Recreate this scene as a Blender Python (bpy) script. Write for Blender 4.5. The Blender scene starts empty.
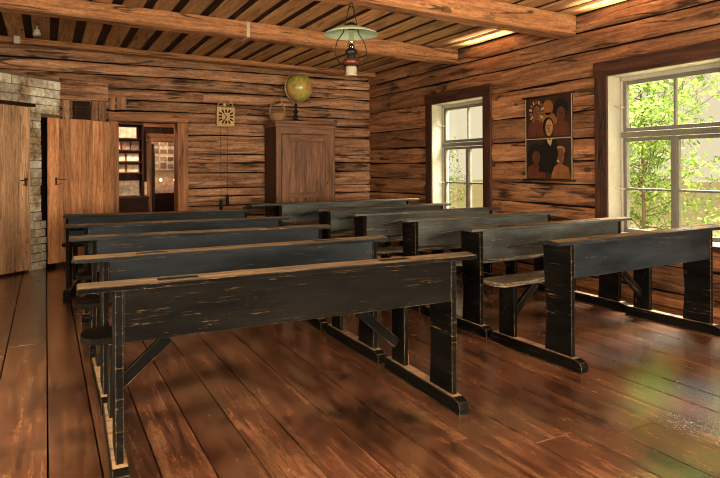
import bpy, math, random
from mathutils import Vector, Matrix, noise
random.seed(7)
SC = bpy.context.scene
COL = SC.collection
PI = math.pi

# ------------------------------------------------------------------ helpers
def srgb(h):
    h = h.lstrip('#')
    o = []
    for i in (0, 2, 4):
        c = int(h[i:i+2], 16)/255
        o.append(c/12.92 if c <= .04045 else ((c+.055)/1.055)**2.4)
    return (o[0], o[1], o[2], 1)

class MB:
    """collects shapes; build() links them as one mesh object"""
    def __init__(s):
        s.v = []; s.f = []; s.uv = []; s.mi = []; s.tn = []; s.sm = []
    def add(s, vs, fs, uvs, mi=0, tone=0., smooth=False):
        b = len(s.v)
        s.v += [tuple(p) for p in vs]
        for f, u in zip(fs, uvs):
            s.f.append([b+i for i in f]); s.uv.append(u)
            s.mi.append(mi); s.tn.append(tone); s.sm.append(smooth)
    def hexa(s, c, mi=0, tone=0.):
        """c: 8 corners, index = x + 2y + 4z; uv runs along the longest edge"""
        c = [Vector(p) for p in c]
        d = [(c[1]-c[0]).length, (c[2]-c[0]).length, (c[4]-c[0]).length]
        L = d.index(max(d)); o1 = random.uniform(0, 40); o2 = random.uniform(0, 40)
        def uvof(i, n):
            k = (i & 1, (i >> 1) & 1, (i >> 2) & 1)
            q = [k[a]*d[a] for a in range(3)]
            oth = [a for a in range(3) if a not in (L, n)]
            if n == L:
                oth = [a for a in range(3) if a != L]
                return (o1+q[oth[0]], o2+q[oth[1]])
            return (o1+q[L], o2+q[oth[0]]+n*.37)
        F = [((0, 2, 3, 1), 2), ((4, 5, 7, 6), 2), ((0, 1, 5, 4), 1), ((2, 6, 7, 3), 1), ((0, 4, 6, 2), 0), ((1, 3, 7, 5), 0)]
        s.add(c, [f for f, _ in F], [[uvof(i, n) for i in f] for f, n in F], mi, tone)
    def box(s, x0, x1, y0, y1, z0, z1, mi=0, tone=0.):
        s.hexa([(x, y, z) for z in (z0, z1) for y in (y0, y1) for x in (x0, x1)], mi, tone)
    def bar(s, p0, p1, w, t, up=(0, 0, 1), mi=0, tone=0.):
        p0 = Vector(p0); p1 = Vector(p1); d = (p1-p0).normalized()
        a = d.cross(Vector(up)).normalized()*(w/2); b = a.cross(d).normalized()*(t/2)
        s.hexa([p+x*a+z*b for z in (-1, 1) for x in (-1, 1) for p in (p0, p1)], mi, tone)
    def prism(s, prof, axis, a, b, mi=0, tone=0., smooth=False, mis=None):
        """prof: 2D outline; axis 'x' -> prof=(y,z), 'y' -> (x,z), 'z' -> (x,y)"""
        n = len(prof)
        def P(q, t):
            return {'x': (t, q[0], q[1]), 'y': (q[0], t, q[1]), 'z': (q[0], q[1], t)}[axis]
        vs = [P(q, a) for q in prof]+[P(q, b) for q in prof]
        o1 = random.uniform(0, 40); o2 = random.uniform(0, 40); L = abs(b-a)
        fs = []; us = []; acc = 0
        for i in range(n):
            j = (i+1) % n; w = math.dist(prof[i], prof[j])
            fs.append((i, j, n+j, n+i)); us.append([(o1, o2+acc), (o1, o2+acc+w), (o1+L, o2+acc+w), (o1+L, o2+acc)] if axis != 'z' else [(o1+acc, o2), (o1+acc+w, o2), (o1+acc+w, o2+L), (o1+acc, o2+L)]); acc += w
        s.add(vs, fs, us, mi, tone, smooth)
        if mis: s.mi[-n:] = mis
        b0 = len(s.v)-2*n
        for idx in (list(range(n))[::-1], list(range(n, 2*n))):
            s.f.append([b0+i for i in idx]); s.uv.append([(o1+prof[i % n][0], o2+prof[i % n][1]) for i in idx])
            s.mi.append(mi); s.tn.append(tone); s.sm.append(False)
    def tube(s, pts, r, n=8, mi=0, closed=False):
        pts = [Vector(p) for p in pts]; m = len(pts); vs = []
        rs = r if isinstance(r, (list, tuple)) else [r]*m
        ref = Vector((.31, .17, .93))
        for i, p in enumerate(pts):
            if closed: d = (pts[(i+1) % m]-pts[i-1])
            else: d = pts[min(i+1, m-1)]-pts[max(i-1, 0)]
            d = d.normalized()
            a = d.cross(ref)
            if a.length < .15: a = d.cross(Vector((1, 0, 0)))
            a.normalize(); b = d.cross(a).normalized()
            for k in range(n):
                t = 2*PI*k/n; vs.append(p+(a*math.cos(t)+b*math.sin(t))*rs[i])
        fs = []; us = []
        for i in range(m if closed else m-1):
            i2 = (i+1) % m
            for k in range(n):
                k2 = (k+1) % n
                fs.append((i*n+k, i*n+k2, i2*n+k2, i2*n+k)); us.append([(i*.05, k*.02), (i*.05, k*.02+.02), (i*.05+.05, k*.02+.02), (i*.05+.05, k*.02)])
        if not closed:
            fs.append(tuple(range(n))[::-1]); us.append([(0, 0)]*n)
            fs.append(tuple(range((m-1)*n, m*n))); us.append([(0, 0)]*n)
        s.add(vs, fs, us, mi, 0., True)
    def lathe(s, prof, n=24, c=(0, 0, 0), mi=0, axis='z', cap=True):
        """prof: (radius, height) list"""
        vs = []; m = len(prof)
        for r, h in prof:
            for k in range(n):
                t = 2*PI*k/n
                q = (r*math.cos(t), r*math.sin(t), h) if axis == 'z' else (r*math.cos(t), h, r*math.sin(t))
                vs.append((c[0]+q[0], c[1]+q[1], c[2]+q[2]))
        fs = []; us = []
        for i in range(m-1):
            for k in range(n):
                k2 = (k+1) % n
                f = (i*n+k, i*n+k2, (i+1)*n+k2, (i+1)*n+k)
                fs.append(f); us.append([(k/n, i/m), ((k+1)/n, i/m), ((k+1)/n, (i+1)/m), (k/n, (i+1)/m)])
        if cap:
            fs.append(tuple(range(n))[::-1]); us.append([(0, 0)]*n)
            fs.append(tuple(range((m-1)*n, m*n))); us.append([(0, 0)]*n)
        s.add(vs, fs, us, mi, 0., True)
    def disc(s, c, rx, rz, n=20, mi=0, a0=0, a1=2*PI, y=0):
        """flat ellipse in the XZ plane facing -Y"""
        vs = [(c[0]+rx*math.cos(a0+(a1-a0)*k/n), y, c[1]+rz*math.sin(a0+(a1-a0)*k/n)) for k in range(n)]
        s.add(vs, [tuple(range(n))], [[(p[0], p[2]) for p in vs]], mi)
    def poly(s, pts, mi=0, y=0):
        vs = [(p[0], y, p[1]) for p in pts]
        s.add(vs, [tuple(range(len(vs)))], [[(p[0], p[1]) for p in pts]], mi)
    def build(s, name, mats, parent=None, bevel=0, bevmat=-1, seg=2, loc=None, rotz=0, recalc=True):
        me = bpy.data.meshes.new(name)
        me.from_pydata(s.v, [], s.f)
        uvl = me.uv_layers.new(name='UVMap')
        k = 0
        for f, u in zip(s.f, s.uv):
            for q in u:
                uvl.data[k].uv = q; k += 1
        at = me.attributes.new('tone', 'FLOAT', 'FACE')
        at.data.foreach_set('value', s.tn)
        me.polygons.foreach_set('material_index', s.mi)
        me.polygons.foreach_set('use_smooth', s.sm)
        if not isinstance(mats, (list, tuple)): mats = [mats]
        for m in mats: me.materials.append(m)
        if recalc:
            import bmesh
            bm = bmesh.new(); bm.from_mesh(me); bmesh.ops.recalc_face_normals(bm, faces=bm.faces); bm.to_mesh(me); bm.free()
        me.update()
        o = bpy.data.objects.new(name, me); COL.objects.link(o)
        if parent: o.parent = parent
        if loc is not None: o.location = loc
        o.rotation_euler.z = rotz
        if bevel:
            md = o.modifiers.new('bevel', 'BEVEL'); md.width = bevel; md.segments = seg
            md.limit_method = 'ANGLE'; md.angle_limit = math.radians(40); md.material = bevmat
        return o

def empty(name, loc=(0, 0, 0), rotz=0):
    o = bpy.data.objects.new(name, None); COL.objects.link(o)
    o.empty_display_size = .1; o.location = loc; o.rotation_euler.z = rotz
    return o
def tag(o, label=None, cat=None, group=None, kind=None):
    if label: o['label'] = label
    if cat: o['category'] = cat
    if group: o['group'] = group
    if kind: o['kind'] = kind
    return o
def struct(o):
    o['kind'] = 'structure'; return o

# ------------------------------------------------------------------ materials
class N:
    def __init__(s, name):
        s.m = bpy.data.materials.new(name); s.m.use_nodes = True
        s.t = s.m.node_tree; s.t.nodes.clear()
        s.out = s.t.nodes.new('ShaderNodeOutputMaterial')
    def n(s, typ, **kw):
        nd = s.t.nodes.new('ShaderNode'+typ)
        for k, v in kw.items():
            if k.startswith('i_'):
                key = k[2:]
                nd.inputs[int(key) if key.isdigit() else key.replace('_', ' ')].default_value = v
            else: setattr(nd, k, v)
        return nd
    def l(s, a, b, i):
        s.t.links.new(a, b.inputs[i])
    def math(s, op, a, b=None, clamp=False):
        nd = s.n('Math', operation=op); nd.use_clamp = clamp
        for i, q in enumerate((a, b)):
            if q is None: continue
            if isinstance(q, (int, float)): nd.inputs[i].default_value = q
            else: s.l(q, nd, i)
        return nd.outputs[0]
    def ramp(s, fac, stops, interp='LINEAR'):
        r = s.n('ValToRGB'); r.color_ramp.interpolation = interp
        e = r.color_ramp.elements
        while len(e) > 1: e.remove(e[-1])
        e[0].position = stops[0][0]; e[0].color = stops[0][1]
        for p, c in stops[1:]:
            q = e.new(p); q.color = c
        s.l(fac, r, 0); return r.outputs[0]
    def g(s, fac, a, b):
        """map range a..b to 0..1 clamped"""
        nd = s.n('MapRange'); s.l(fac, nd, 0)
        nd.inputs[1].default_value = a; nd.inputs[2].default_value = b
        return nd.outputs[0]
    def mix(s, f, a, b, mode='MIX'):
        nd = s.n('MixRGB', blend_type=mode)
        for i, q in enumerate((f, a, b)):
            if isinstance(q, (int, float)): nd.inputs[i].default_value = q
            elif isinstance(q, tuple): nd.inputs[i].default_value = q
            else: s.l(q, nd, i)
        return nd.outputs[0]
    def noise(s, vec, scale, sc=(1, 1, 1), detail=6, rough=.6, dist=0.):
        mp = s.n('Mapping'); mp.inputs['Scale'].default_value = sc; s.l(vec, mp, 0)
        nz = s.n('TexNoise'); nz.inputs['Scale'].default_value = scale
        nz.inputs['Detail'].default_value = detail; nz.inputs['Roughness'].default_value = rough; nz.inputs['Distortion'].default_value = dist
        s.l(mp.outputs[0], nz, 0); return nz.outputs[0]
    def uv(s):
        tc = s.n('TexCoord'); oi = s.n('ObjectInfo'); a = s.n('Attribute', attribute_name='tone', attribute_type='GEOMETRY')
        k = s.math('MULTIPLY', oi.outputs['Random'], 53.); k2 = s.math('MULTIPLY', a.outputs['Fac'], 31.)
        k3 = s.math('ADD', k, k2)
        cb = s.n('CombineXYZ'); s.l(k3, cb, 0); s.l(k3, cb, 1)
        ad = s.n('VectorMath', operation='ADD'); s.l(tc.outputs['UV'], ad, 0); s.l(cb.outputs[0], ad, 1)
        return ad.outputs[0], a.outputs['Fac']
    def bsdf(s, col, rough, spec=.5, bump=None, bstr=.3, bdist=.01, **kw):
        b = s.n('BsdfPrincipled')
        for key, q in (('Base Color', col), ('Roughness', rough), ('Specular IOR Level', spec)):
            if isinstance(q, (int, float, tuple)): b.inputs[key].default_value = q
            else: s.t.links.new(q, b.inputs[key])
        for k, v in kw.items(): b.inputs[k.replace('_', ' ')].default_value = v
        if bump is not None:
            bp = s.n('Bump'); bp.inputs['Strength'].default_value = bstr; bp.inputs['Distance'].default_value = bdist
            s.l(bump, bp, 'Height'); s.l(bp.outputs[0], b, 'Normal')
        s.l(b.outputs[0], s.out, 0)
        return b

def wood_nodes(s, dark, mid, light, sc=1., tonevar=.3, knots=1., cracks=1., blotch=.5, hewn=0., crackw=1.):
    v, tone = s.uv()
    g1 = s.noise(v, 3.*sc, (.55, 7, 1), 8, .65, .8)
    g2 = s.noise(v, 8.*sc, (.6, 18, 1), 5, .6)
    col = s.ramp(g1, [(.28, srgb(dark)), (.5, srgb(mid)), (.72, srgb(light))])
    f2 = s.g(g2, .3, .7)
    col = s.mix(.55, col, s.ramp(f2, [(0, (.42, .36, .32, 1)), (1, (1.25, 1.2, 1.15, 1))]), 'MULTIPLY')
    bl = s.noise(v, 1.1*sc, (.8, 1.6, 1), 4, .6)
    col = s.mix(blotch, col, s.ramp(s.g(bl, .3, .7), [(0, (.45, .38, .34, 1)), (1, (1.3, 1.25, 1.2, 1))]), 'MULTIPLY')
    h = s.math('ADD', s.math('MULTIPLY', g1, .6), s.math('MULTIPLY', g2, .5))
    if hewn:
        hw = s.noise(v, 15., (1., 2.2, 1), 7, .78, .3)
        col = s.mix(hewn, col, s.ramp(s.g(hw, .32, .66), [(0, (.35, .3, .27, 1)), (.4, (.95, .95, .95, 1)), (1, (1.5, 1.45, 1.38, 1))]), 'MULTIPLY')
        h = s.math('ADD', h, s.math('MULTIPLY', hw, .9))
    if cracks:
        cn = s.noise(v, 2.*sc, (.35, 4.5, 1), 3, .5, .5)
        cr = s.math('ABSOLUTE', s.math('SUBTRACT', cn, .5))
        msk = s.noise(v, 2.3*sc, (1, 1.4, 1), 2, .5)
        cr = s.math('ADD', s.g(cr, .002*crackw, .016*crackw), s.g(msk, .56, .46), True)
        k = s.math('ADD', s.math('MULTIPLY', cr, cracks), 1-cracks)
        cb = s.n('CombineXYZ')
        for i in range(3): s.l(k, cb, i)
        col = s.mix(.85, col, cb.outputs[0], 'MULTIPLY')
        h = s.math('ADD', h, s.math('MULTIPLY', k, .8))
    if knots:
        mp = s.n('Mapping'); mp.inputs['Scale'].default_value = (2.6*sc, 5.2*sc, 1); s.l(v, mp, 0)
        vo = s.n('TexVoronoi'); vo.inputs['Scale'].default_value = 1.; vo.inputs['Randomness'].default_value = 1.; s.l(mp.outputs[0], vo, 0)
        sep = s.n('SeparateColor'); s.l(vo.outputs['Color'], sep, 0)
        thr = s.math('MULTIPLY', s.g(sep.outputs[0], .45, 1.), .13)
        kn = s.math('LESS_THAN', vo.outputs['Distance'], thr)
        col = s.mix(s.math('MULTIPLY', kn, .7*knots), col, srgb('#140b07'))
    tv = s.math('ADD', s.math('MULTIPLY', tone, tonevar), 1.)
    hs = s.n('HueSaturation'); s.l(tv, hs, 'Value'); s.l(col, hs, 'Color')
    return hs.outputs[0], h, v

def wood(name, dark, mid, light, rough=.65, spec=.3, bump=.4, bdist=.012, **kw):
    s = N(name)
    c, h, v = wood_nodes(s, dark, mid, light, **kw)
    s.bsdf(c, rough, spec, h, bump, bdist)
    return s.m

def plain(name, hexc, rough=.5, spec=.5, metal=0., nz=.15, scale=20, **kw):
    s = N(name); tc = s.n('TexCoord')
    n = s.noise(tc.outputs['Object'], scale, (1, 1, 1), 4, .6)
    c = s.mix(nz, srgb(hexc), s.ramp(n, [(.3, (.3, .28, .26, 1)), (.7, (1.5, 1.5, 1.5, 1))]), 'MULTIPLY')
    s.bsdf(c, rough, spec, n, .1, .003, Metallic=metal, **kw)
    return s.m

def painted(name, paint, paint2, bare, amount, rough=.42, spec=.5):
    """old paint worn through to bare wood along the grain"""
    s = N(name)
    c, h, v = wood_nodes(s, '#2a1c10', bare, '#b08c5e', tonevar=.2, knots=.3, cracks=.6)
    p1 = s.noise(v, 2., (.8, 3, 1), 5, .6)
    pc = s.ramp(p1, [(.35, srgb(paint)), (.7, srgb(paint2))])
    w = s.noise(v, 8., (.4, 9, 1), 8, .8, .2)
    w2 = s.noise(v, 1.3, (1, 2.2, 1), 4, .6)
    w3 = s.noise(v, 40., (.5, 3, 1), 3, .6)
    f = s.math('ADD', s.math('MULTIPLY', w, .75), s.math('ADD', s.math('MULTIPLY', w2, .15), s.math('MULTIPLY', w3, .2)))
    f = s.g(f, .66-amount, .72-amount)
    col = s.mix(f, pc, c)
    r = s.math('ADD', s.math('MULTIPLY', f, .3), rough)
    hh = s.math('ADD', s.math('MULTIPLY', h, .35), s.math('MULTIPLY', f, -.3))
    s.bsdf(col, r, spec, hh, .35, .006)
    return s.m

M = {}
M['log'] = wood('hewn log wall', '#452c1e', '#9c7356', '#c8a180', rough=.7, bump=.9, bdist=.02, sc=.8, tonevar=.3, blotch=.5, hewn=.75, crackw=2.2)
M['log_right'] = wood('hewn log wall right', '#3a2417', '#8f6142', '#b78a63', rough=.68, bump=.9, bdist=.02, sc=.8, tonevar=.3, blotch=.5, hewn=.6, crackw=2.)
M['moss_and_shade'] = plain('dark chinking and gap shade', '#120b07', .95, .1)
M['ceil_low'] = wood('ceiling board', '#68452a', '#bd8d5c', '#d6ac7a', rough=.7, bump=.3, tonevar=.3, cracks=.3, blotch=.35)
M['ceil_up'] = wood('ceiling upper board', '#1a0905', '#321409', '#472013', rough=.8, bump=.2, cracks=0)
M['beam'] = wood('ceiling beam wood', '#5a3822', '#9a6a44', '#bd8c60', rough=.7, bump=.6, bdist=.02, sc=.8, hewn=.8, crackw=2.)
M['casing'] = wood('window casing wood', '#150a05', '#3a2015', '#563120', rough=.6, bump=.4)
M['casing_dark'] = wood('doorway casing wood', '#3e2315', '#925f3a', '#b57c52', rough=.6, bump=.4)
M['pale_door'] = wood('pale plank door', '#75533b', '#bd9674', '#d6b394', rough=.65, bump=.25, tonevar=.2, cracks=.6, blotch=.4, hewn=.4, crackw=1.5)
M['pine_door'] = wood('pine plank door', '#74482e', '#c0885f', '#d8a67c', rough=.6, bump=.25, tonevar=.3, cracks=.5, blotch=.4, hewn=.45, crackw=1.5)
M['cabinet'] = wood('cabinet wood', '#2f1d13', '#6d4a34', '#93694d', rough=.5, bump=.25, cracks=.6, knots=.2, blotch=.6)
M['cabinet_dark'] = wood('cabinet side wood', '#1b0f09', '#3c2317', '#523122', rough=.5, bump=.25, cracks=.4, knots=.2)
M['dark_wood'] = wood('dark brown wood', '#120a06', '#2e1a0f', '#48291a', rough=.6, spec=.08, bump=.2, cracks=.4)
M['white_paint'] = plain('white window paint', '#948f80', .45, .4, nz=.1)
M['grey_paint'] = plain('weathered sash paint', '#625d53', .5, .4, nz=.2)
M['iron'] = plain('black iron', '#15120f', .45, .5, .6)
M['brass'] = plain('dark brass', '#4a3418', .4, .5, .8)
M['zinc'] = plain('pale metal', '#b8a48c', .4, .5, .5)
M['paint_black'] = painted('worn black paint', '#070606', '#15120f', '#54462f', .04, .55, .02)
M['paint_blue_sheen'] = painted('worn black paint with blue sheen', '#0f1216', '#262b30', '#5a4832', .035, .48, .08)  # bluish window sheen is put into the paint colour; the wear is real
M['paint_pale_sheen'] = painted('worn black paint with pale sheen', '#1d2224', '#565c5b', '#7a6d5a', .06, .42, .45)  # paint colour lightened to carry the pale window sheen on the panels
M['edge'] = painted('rubbed edge', '#100c09', '#221b15', '#75654f', .1, .5, .1)
M['ledge'] = painted('worn ledge', '#0d0a07', '#20170f', '#7a6b58', .26, .55, .1)
M['seatwood'] = painted('worn seat', '#221e1a', '#423c35', '#8d8272', .14, .5, .1)
M['tread'] = painted('worn tread', '#2c211a', '#4c3b2d', '#a3876a', .22, .5, .15)
M['glass_white'] = plain('milk glass', '#a89f8a', .2, .5, nz=.05, Transmission_Weight=.3)

def glass_mat(name, tint=(1, 1, 1, 1), mixf=None):
    s = N(name)
    t = s.n('BsdfTransparent'); t.inputs[0].default_value = tint
    g = s.n('BsdfGlossy'); g.inputs['Roughness'].default_value = .03
    f = s.n('LayerWeight'); p5 = s.math('ADD', s.math('MULTIPLY', s.math('POWER', f.outputs['Facing'], 5.), .9), .04)
    m = s.n('MixShader'); s.l(p5, m, 0); s.l(t.outputs[0], m, 1); s.l(g.outputs[0], m, 2)
    s.l(m.outputs[0], s.out, 0); return s.m
M['pane'] = glass_mat('window glass', (.95, .96, .93, 1))
M['chimney'] = glass_mat('lamp chimney glass', (.9, .88, .82, 1))

# floor: varnished reddish boards with dark wear
def floor_mat():
    s = N('varnished floor boards')
    c, h, v = wood_nodes(s, '#2b1810', '#6b432f', '#906649', sc=.9, tonevar=.22, knots=.6, cracks=.6, blotch=.5, hewn=.6, crackw=1.6)
    tc = s.n('TexCoord')
    st = s.noise(tc.outputs['Object'], .9, (1, 1.4, 1), 6, .65, .6)
    st2 = s.noise(tc.outputs['Object'], 2.6, (1.4, .8, 1), 6, .7, .4)
    f = s.math('MULTIPLY', s.g(st, .44, .6), s.g(st2, .36, .62))
    c = s.mix(s.math('MULTIPLY', f, .88), c, srgb('#120c09'))
    wl = s.noise(tc.outputs['Object'], 1.4, (1.2, .7, 1), 5, .65, .3)
    c = s.mix(s.math('MULTIPLY', s.g(wl, .52, .72), .5), c, srgb('#8d6a48'))
    r = s.math('ADD', s.math('MULTIPLY', st2, .24), .12)
    b = s.bsdf(c, r, .8, h, .06, .004, Coat_Weight=.5, Coat_Roughness=.2)
    return s.m
M['floor'] = floor_mat()

def brick_mat():
    s = N('limewashed brick'); tc = s.n('TexCoord'); at = s.n('Attribute', attribute_name='tone', attribute_type='GEOMETRY')
    n1 = s.noise(tc.outputs['Object'], 18, (1, 1, 1), 8, .7); n2 = s.noise(tc.outputs['Object'], 2.5, (1, 1, 1), 5, .6)
    c = s.ramp(n1, [(.3, srgb('#4e3c2c')), (.5, srgb('#8d7558')), (.72, srgb('#b8a586'))])
    c = s.mix(s.g(n2, .38, .56), c, s.ramp(n1, [(.3, srgb('#958b7c')), (.65, srgb('#dcd4c2'))]))
    tv = s.math('ADD', s.math('MULTIPLY', at.outputs['Fac'], .3), 1.)
    hs = s.n('HueSaturation'); s.l(tv, hs, 'Value'); s.l(c, hs, 'Color')
    s.bsdf(hs.outputs[0], .85, .2, n1, .6, .012); return s.m
M['brick'] = brick_mat()
M['mortar'] = plain('old mortar', '#6e5c46', .9, .1, nz=.4)

# ------------------------------------------------------------------ room shell
XR, YB, XL, YF = 4.85, 8.80, -1.75, -2.9
def CZ(x): return 2.79+.02*(XR-x)          # ceiling underside, it sags a little towards the window wall

def log_wall(name, T, u0, u1, gaps, openings, mat, seed):
    mb = MB(); rng = random.Random(seed)
    step = .12
    for ci in range(len(gaps)-1):
        za, zb = gaps[ci], gaps[ci+1]
        tone = rng.uniform(-1, 1); of = rng.uniform(0, 50)
        cuts = {u0, u1}
        for (a, b, c, d) in openings:
            if c < zb and d > za:
                cuts |= {a, b}
        # butt joints
        for _ in range(1):
            q = rng.uniform(u0+.6, u1-.6)
            if rng.random() < .6 and all(abs(q-c) > .25 for c in cuts) and not any(a < q < b and c < zb and d > za for a, b, c, d in openings): cuts.add(q)
        cuts = sorted(cuts)
        for k in range(len(cuts)-1):
            a, b = cuts[k], cuts[k+1]; mid = (a+b)/2
            spans = [(za, zb)]
            for (oa, ob, oc, od) in openings:
                if oa <= mid <= ob and oc < zb and od > za:
                    spans = [(za, min(zb, oc)), (max(za, od), zb)]
            tone2 = tone+rng.uniform(-.3, .3)
            for (p, q) in spans:
                if q-p < .025: continue
                n = max(1, int((b-a)/step)); rows = 9
                vs = []; uvs = []
                for i in range(n+1):
                    u = a+(b-a)*i/n
                    gl = .004+.013*max(0, noise.noise((u*1.1, ci*7.3, seed))+.25)
                    gh = .004+.013*max(0, noise.noise((u*1.1, ci*7.3+7.3, seed))+.25)
                    wl = .014*noise.noise((u*.8, ci*3.1, seed+9)); wh = .014*noise.noise((u*.8, (ci+1)*3.1, seed+9))
                    e = .004 if i in (0, n) else 0
                    for j in range(rows):
                        t = j/(rows-1)
                        z = p+gl+wl+(q-p-gl-gh+wh-wl)*t
                        bulge = 1-abs(2*t-1)**8
                        w = .03*(1-bulge)-.010*noise.noise((u*2.2, z*9, seed+ci))-.004*noise.noise((u*9, z*30, seed+ci))+(.012 if e else 0)
                        vs.append(T(u, w, z)); uvs.append((u+of, z+of*1.7))
                fs = []; us = []
                for i in range(n):
                    for j in range(rows-1):
                        f = (i*rows+j, (i+1)*rows+j, (i+1)*rows+j+1, i*rows+j+1)
                        fs.append(f); us.append([uvs[x] for x in f])
                mb.add(vs, fs, us, 0, tone2, True)
    # backing with the openings left free
    us_ = sorted({u0, u1} | {o[0] for o in openings} | {o[1] for o in openings})
    zt = gaps[-1]+.06; zb_ = gaps[0]-.1
    for k in range(len(us_)-1):
        a, b = us_[k], us_[k+1]; mid = (a+b)/2; zs = [(zb_, zt)]
        for (oa, ob, oc, od) in openings:
            if oa <= mid <= ob: zs = [(zb_, oc), (od, zt)]
        for p, q in zs:
            if q-p < .01: continue
            c = [T(u, w, z) for z in (p, q) for w in (.03, .26) for u in (a, b)]
            mb.hexa(c, 1)
    return struct(mb.build(name, [mat, M['moss_and_shade']], recalc=False))

W1 = (5.82, 6.93, .58, 2.11); W2 = (2.84, 3.96, .58, 2.11); W3 = (-2.0, -.9, .58, 2.11); LW = [(-.2, .9, .58, 2.11), (2.3, 3.4, .58, 2.11)]   # (y0,y1,z0,z1) in the right wall
G_R = [0., .12, .35, .6, .82, 1.05, 1.29, 1.52, 1.80, 2.13, 2.4, 2.6, 2.80, 3.02]
G_B = [0., .12, .3, .5, .67, .81, .93, 1.16, 1.31, 1.44, 1.72, 1.9, 2.04, 2.19, 2.36, 2.53, 2.69, 3.02]
op = lambda W: (W[0]-.02, W[1]+.02, W[2]-.02, W[3]+.02)
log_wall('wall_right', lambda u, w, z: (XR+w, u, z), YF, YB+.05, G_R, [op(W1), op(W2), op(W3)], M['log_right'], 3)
DOOR = (.892, 1.68, 0., 1.89)
log_wall('wall_back', lambda u, w, z: (u, YB+w, z), XL-.15, XR+.05, G_B, [(DOOR[0]-.02, DOOR[1]+.02, -.01, DOOR[3]+.02)], M['log'], 11)
G_S = [0., .3, .6, .9, 1.2, 1.5, 1.8, 2.1, 2.4, 2.7, 3.02]
log_wall('wall_left', lambda u, w, z: (XL-w, u, z), YF-.1, YB+.05, G_S, LW, M['log'], 17)
FW = [(-1.0, .1, .58, 2.11), (1.0, 2.1, .58, 2.11), (3.0, 4.1, .58, 2.11)]
log_wall('wall_front', lambda u, w, z: (u, YF-w, z), XL-.1, XR+.1, G_S, FW, M['log'], 23)

# floor boards run towards the back wall
mb = MB(); x = XL-.02; rng = random.Random(4)
while x < XR+.05:
    w = rng.uniform(.185, .25); y = YF-.05; x2 = min(x+w, XR+.08)
    while y < YB+.02:
        L = rng.uniform(3., 5.2); y2 = min(y+L, YB+.02)
        dz = rng.uniform(-.0015, .0015)
        mb.box(x+.0038, x2-.0038, y+.001, y2-.001, -.04, dz, 0, rng.uniform(-1, 1)); y = y2
    x = x2
mb.box(XL-.1, XR+.1, YF-.1, YB+.02, -.10, -.041, 1)
struct(mb.build('floor', [M['floor'], M['moss_and_shade']]))

# ceiling: lower boards over gaps that show the upper boards
mb = MB(); x = XR-.02; rng = random.Random(9)
while x > XL-.1:
    w = .180+rng.uniform(-.015, .015); a, b = x-w, x
    z = CZ((a+b)/2)
    mb.box(a, b, YF-.05, YB+.06, z, z+.03, 0, rng.uniform(-1, 1))
    x -= w+.10+rng.uniform(-.01, .01)
x = XR+.05
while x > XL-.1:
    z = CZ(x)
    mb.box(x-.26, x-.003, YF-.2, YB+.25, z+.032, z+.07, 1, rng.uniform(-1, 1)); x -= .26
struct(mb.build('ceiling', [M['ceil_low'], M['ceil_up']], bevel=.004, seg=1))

m = MB(); m.box(XL-.5, XR+.4, YF-.5, YB+.4, 3.06, 3.2); m.box(-1.2, 3.8, YB+.4, 12.9, 2.75, 2.9); struct(m.build('roof_light_block', M['dark_wood']))  # unseen slabs added to stop light leaking in through the ceilings
# beams across the room
def beam(name, y0, y1, h, label, drop=0., x1=XR-.005):
    mb = MB(); n = 26; vs = []; fs = []; us = []
    ofs = random.uniform(0, 30); x0 = XL+.02
    for i in range(n+1):
        x = x0+(x1-x0)*i/n; zt = CZ(x)-.003; zb = zt-h
        j = lambda k: .008*noise.noise((x*1.3, k*5.1, y0))
        prof = [(y0+j(1)+.02, zb+j(2)), (y1-.02+j(3), zb+j(4)), (y1+j(5), zb+.02), (y1+j(6), zt), (y0+j(7), zt), (y0+j(8), zb+.02)]
        for q in prof: vs.append((x, q[0], q[1]))
    acc = [0, .17, .2, .36, .56, .72]
    for i in range(n):
        for k in range(6):
            k2 = (k+1) % 6
            fs.append((i*6+k, i*6+k2, (i+1)*6+k2, (i+1)*6+k))
            u0, u1 = ofs+(x1-x0)*i/n, ofs+(x1-x0)*(i+1)/n; v0 = acc[k]; v1 = acc[k]+.17
            us.append([(u0, v0), (u0, v1), (u1, v1), (u1, v0)])
    fs.append(tuple(range(6))); us.append([(vs[i][1], vs[i][2]) for i in range(6)])
    fs.append(tuple(range(n*6, n*6+6))); us.append([(vs[i][1], vs[i][2]) for i in range(6)])
    mb.add(vs, fs, us, 0, 0, False)
    return tag(mb.build(name, M['beam']), label, 'ceiling beam', 'hewn beams under the ceiling')
beam('ceiling_beam', 4.35, 4.57, .205, 'hewn wooden ceiling beam the lamp hangs from, nearest of those seen')
beam('ceiling_beam', 6.33, 6.55, .165, 'hewn wooden ceiling beam behind the hanging lamp, with a pale metal strap')
beam('ceiling_beam', 8.56, 8.765, .065, 'shallow hewn wooden ceiling beam along the top of the log back wall')

# pale bracket around the middle beam
mb = MB(); z = CZ(1.9)
mb.box(1.955, 1.99, 6.312, 6.322, z-.175, z-.005); mb.box(1.955, 1.99, 6.312, 6.56, z-.177, z-.169)
tag(mb.build('metal_strap', M['zinc'], bevel=.002), 'narrow pale metal strap wrapped around the middle ceiling beam', 'strap')

# baseboard strip along the window wall
mb = MB(); mb.box(XR-.05, XR+.01, YF, YB-.02, 0, .085)
struct(mb.build('baseboard_right', M['casing_dark'], bevel=.012))

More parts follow.
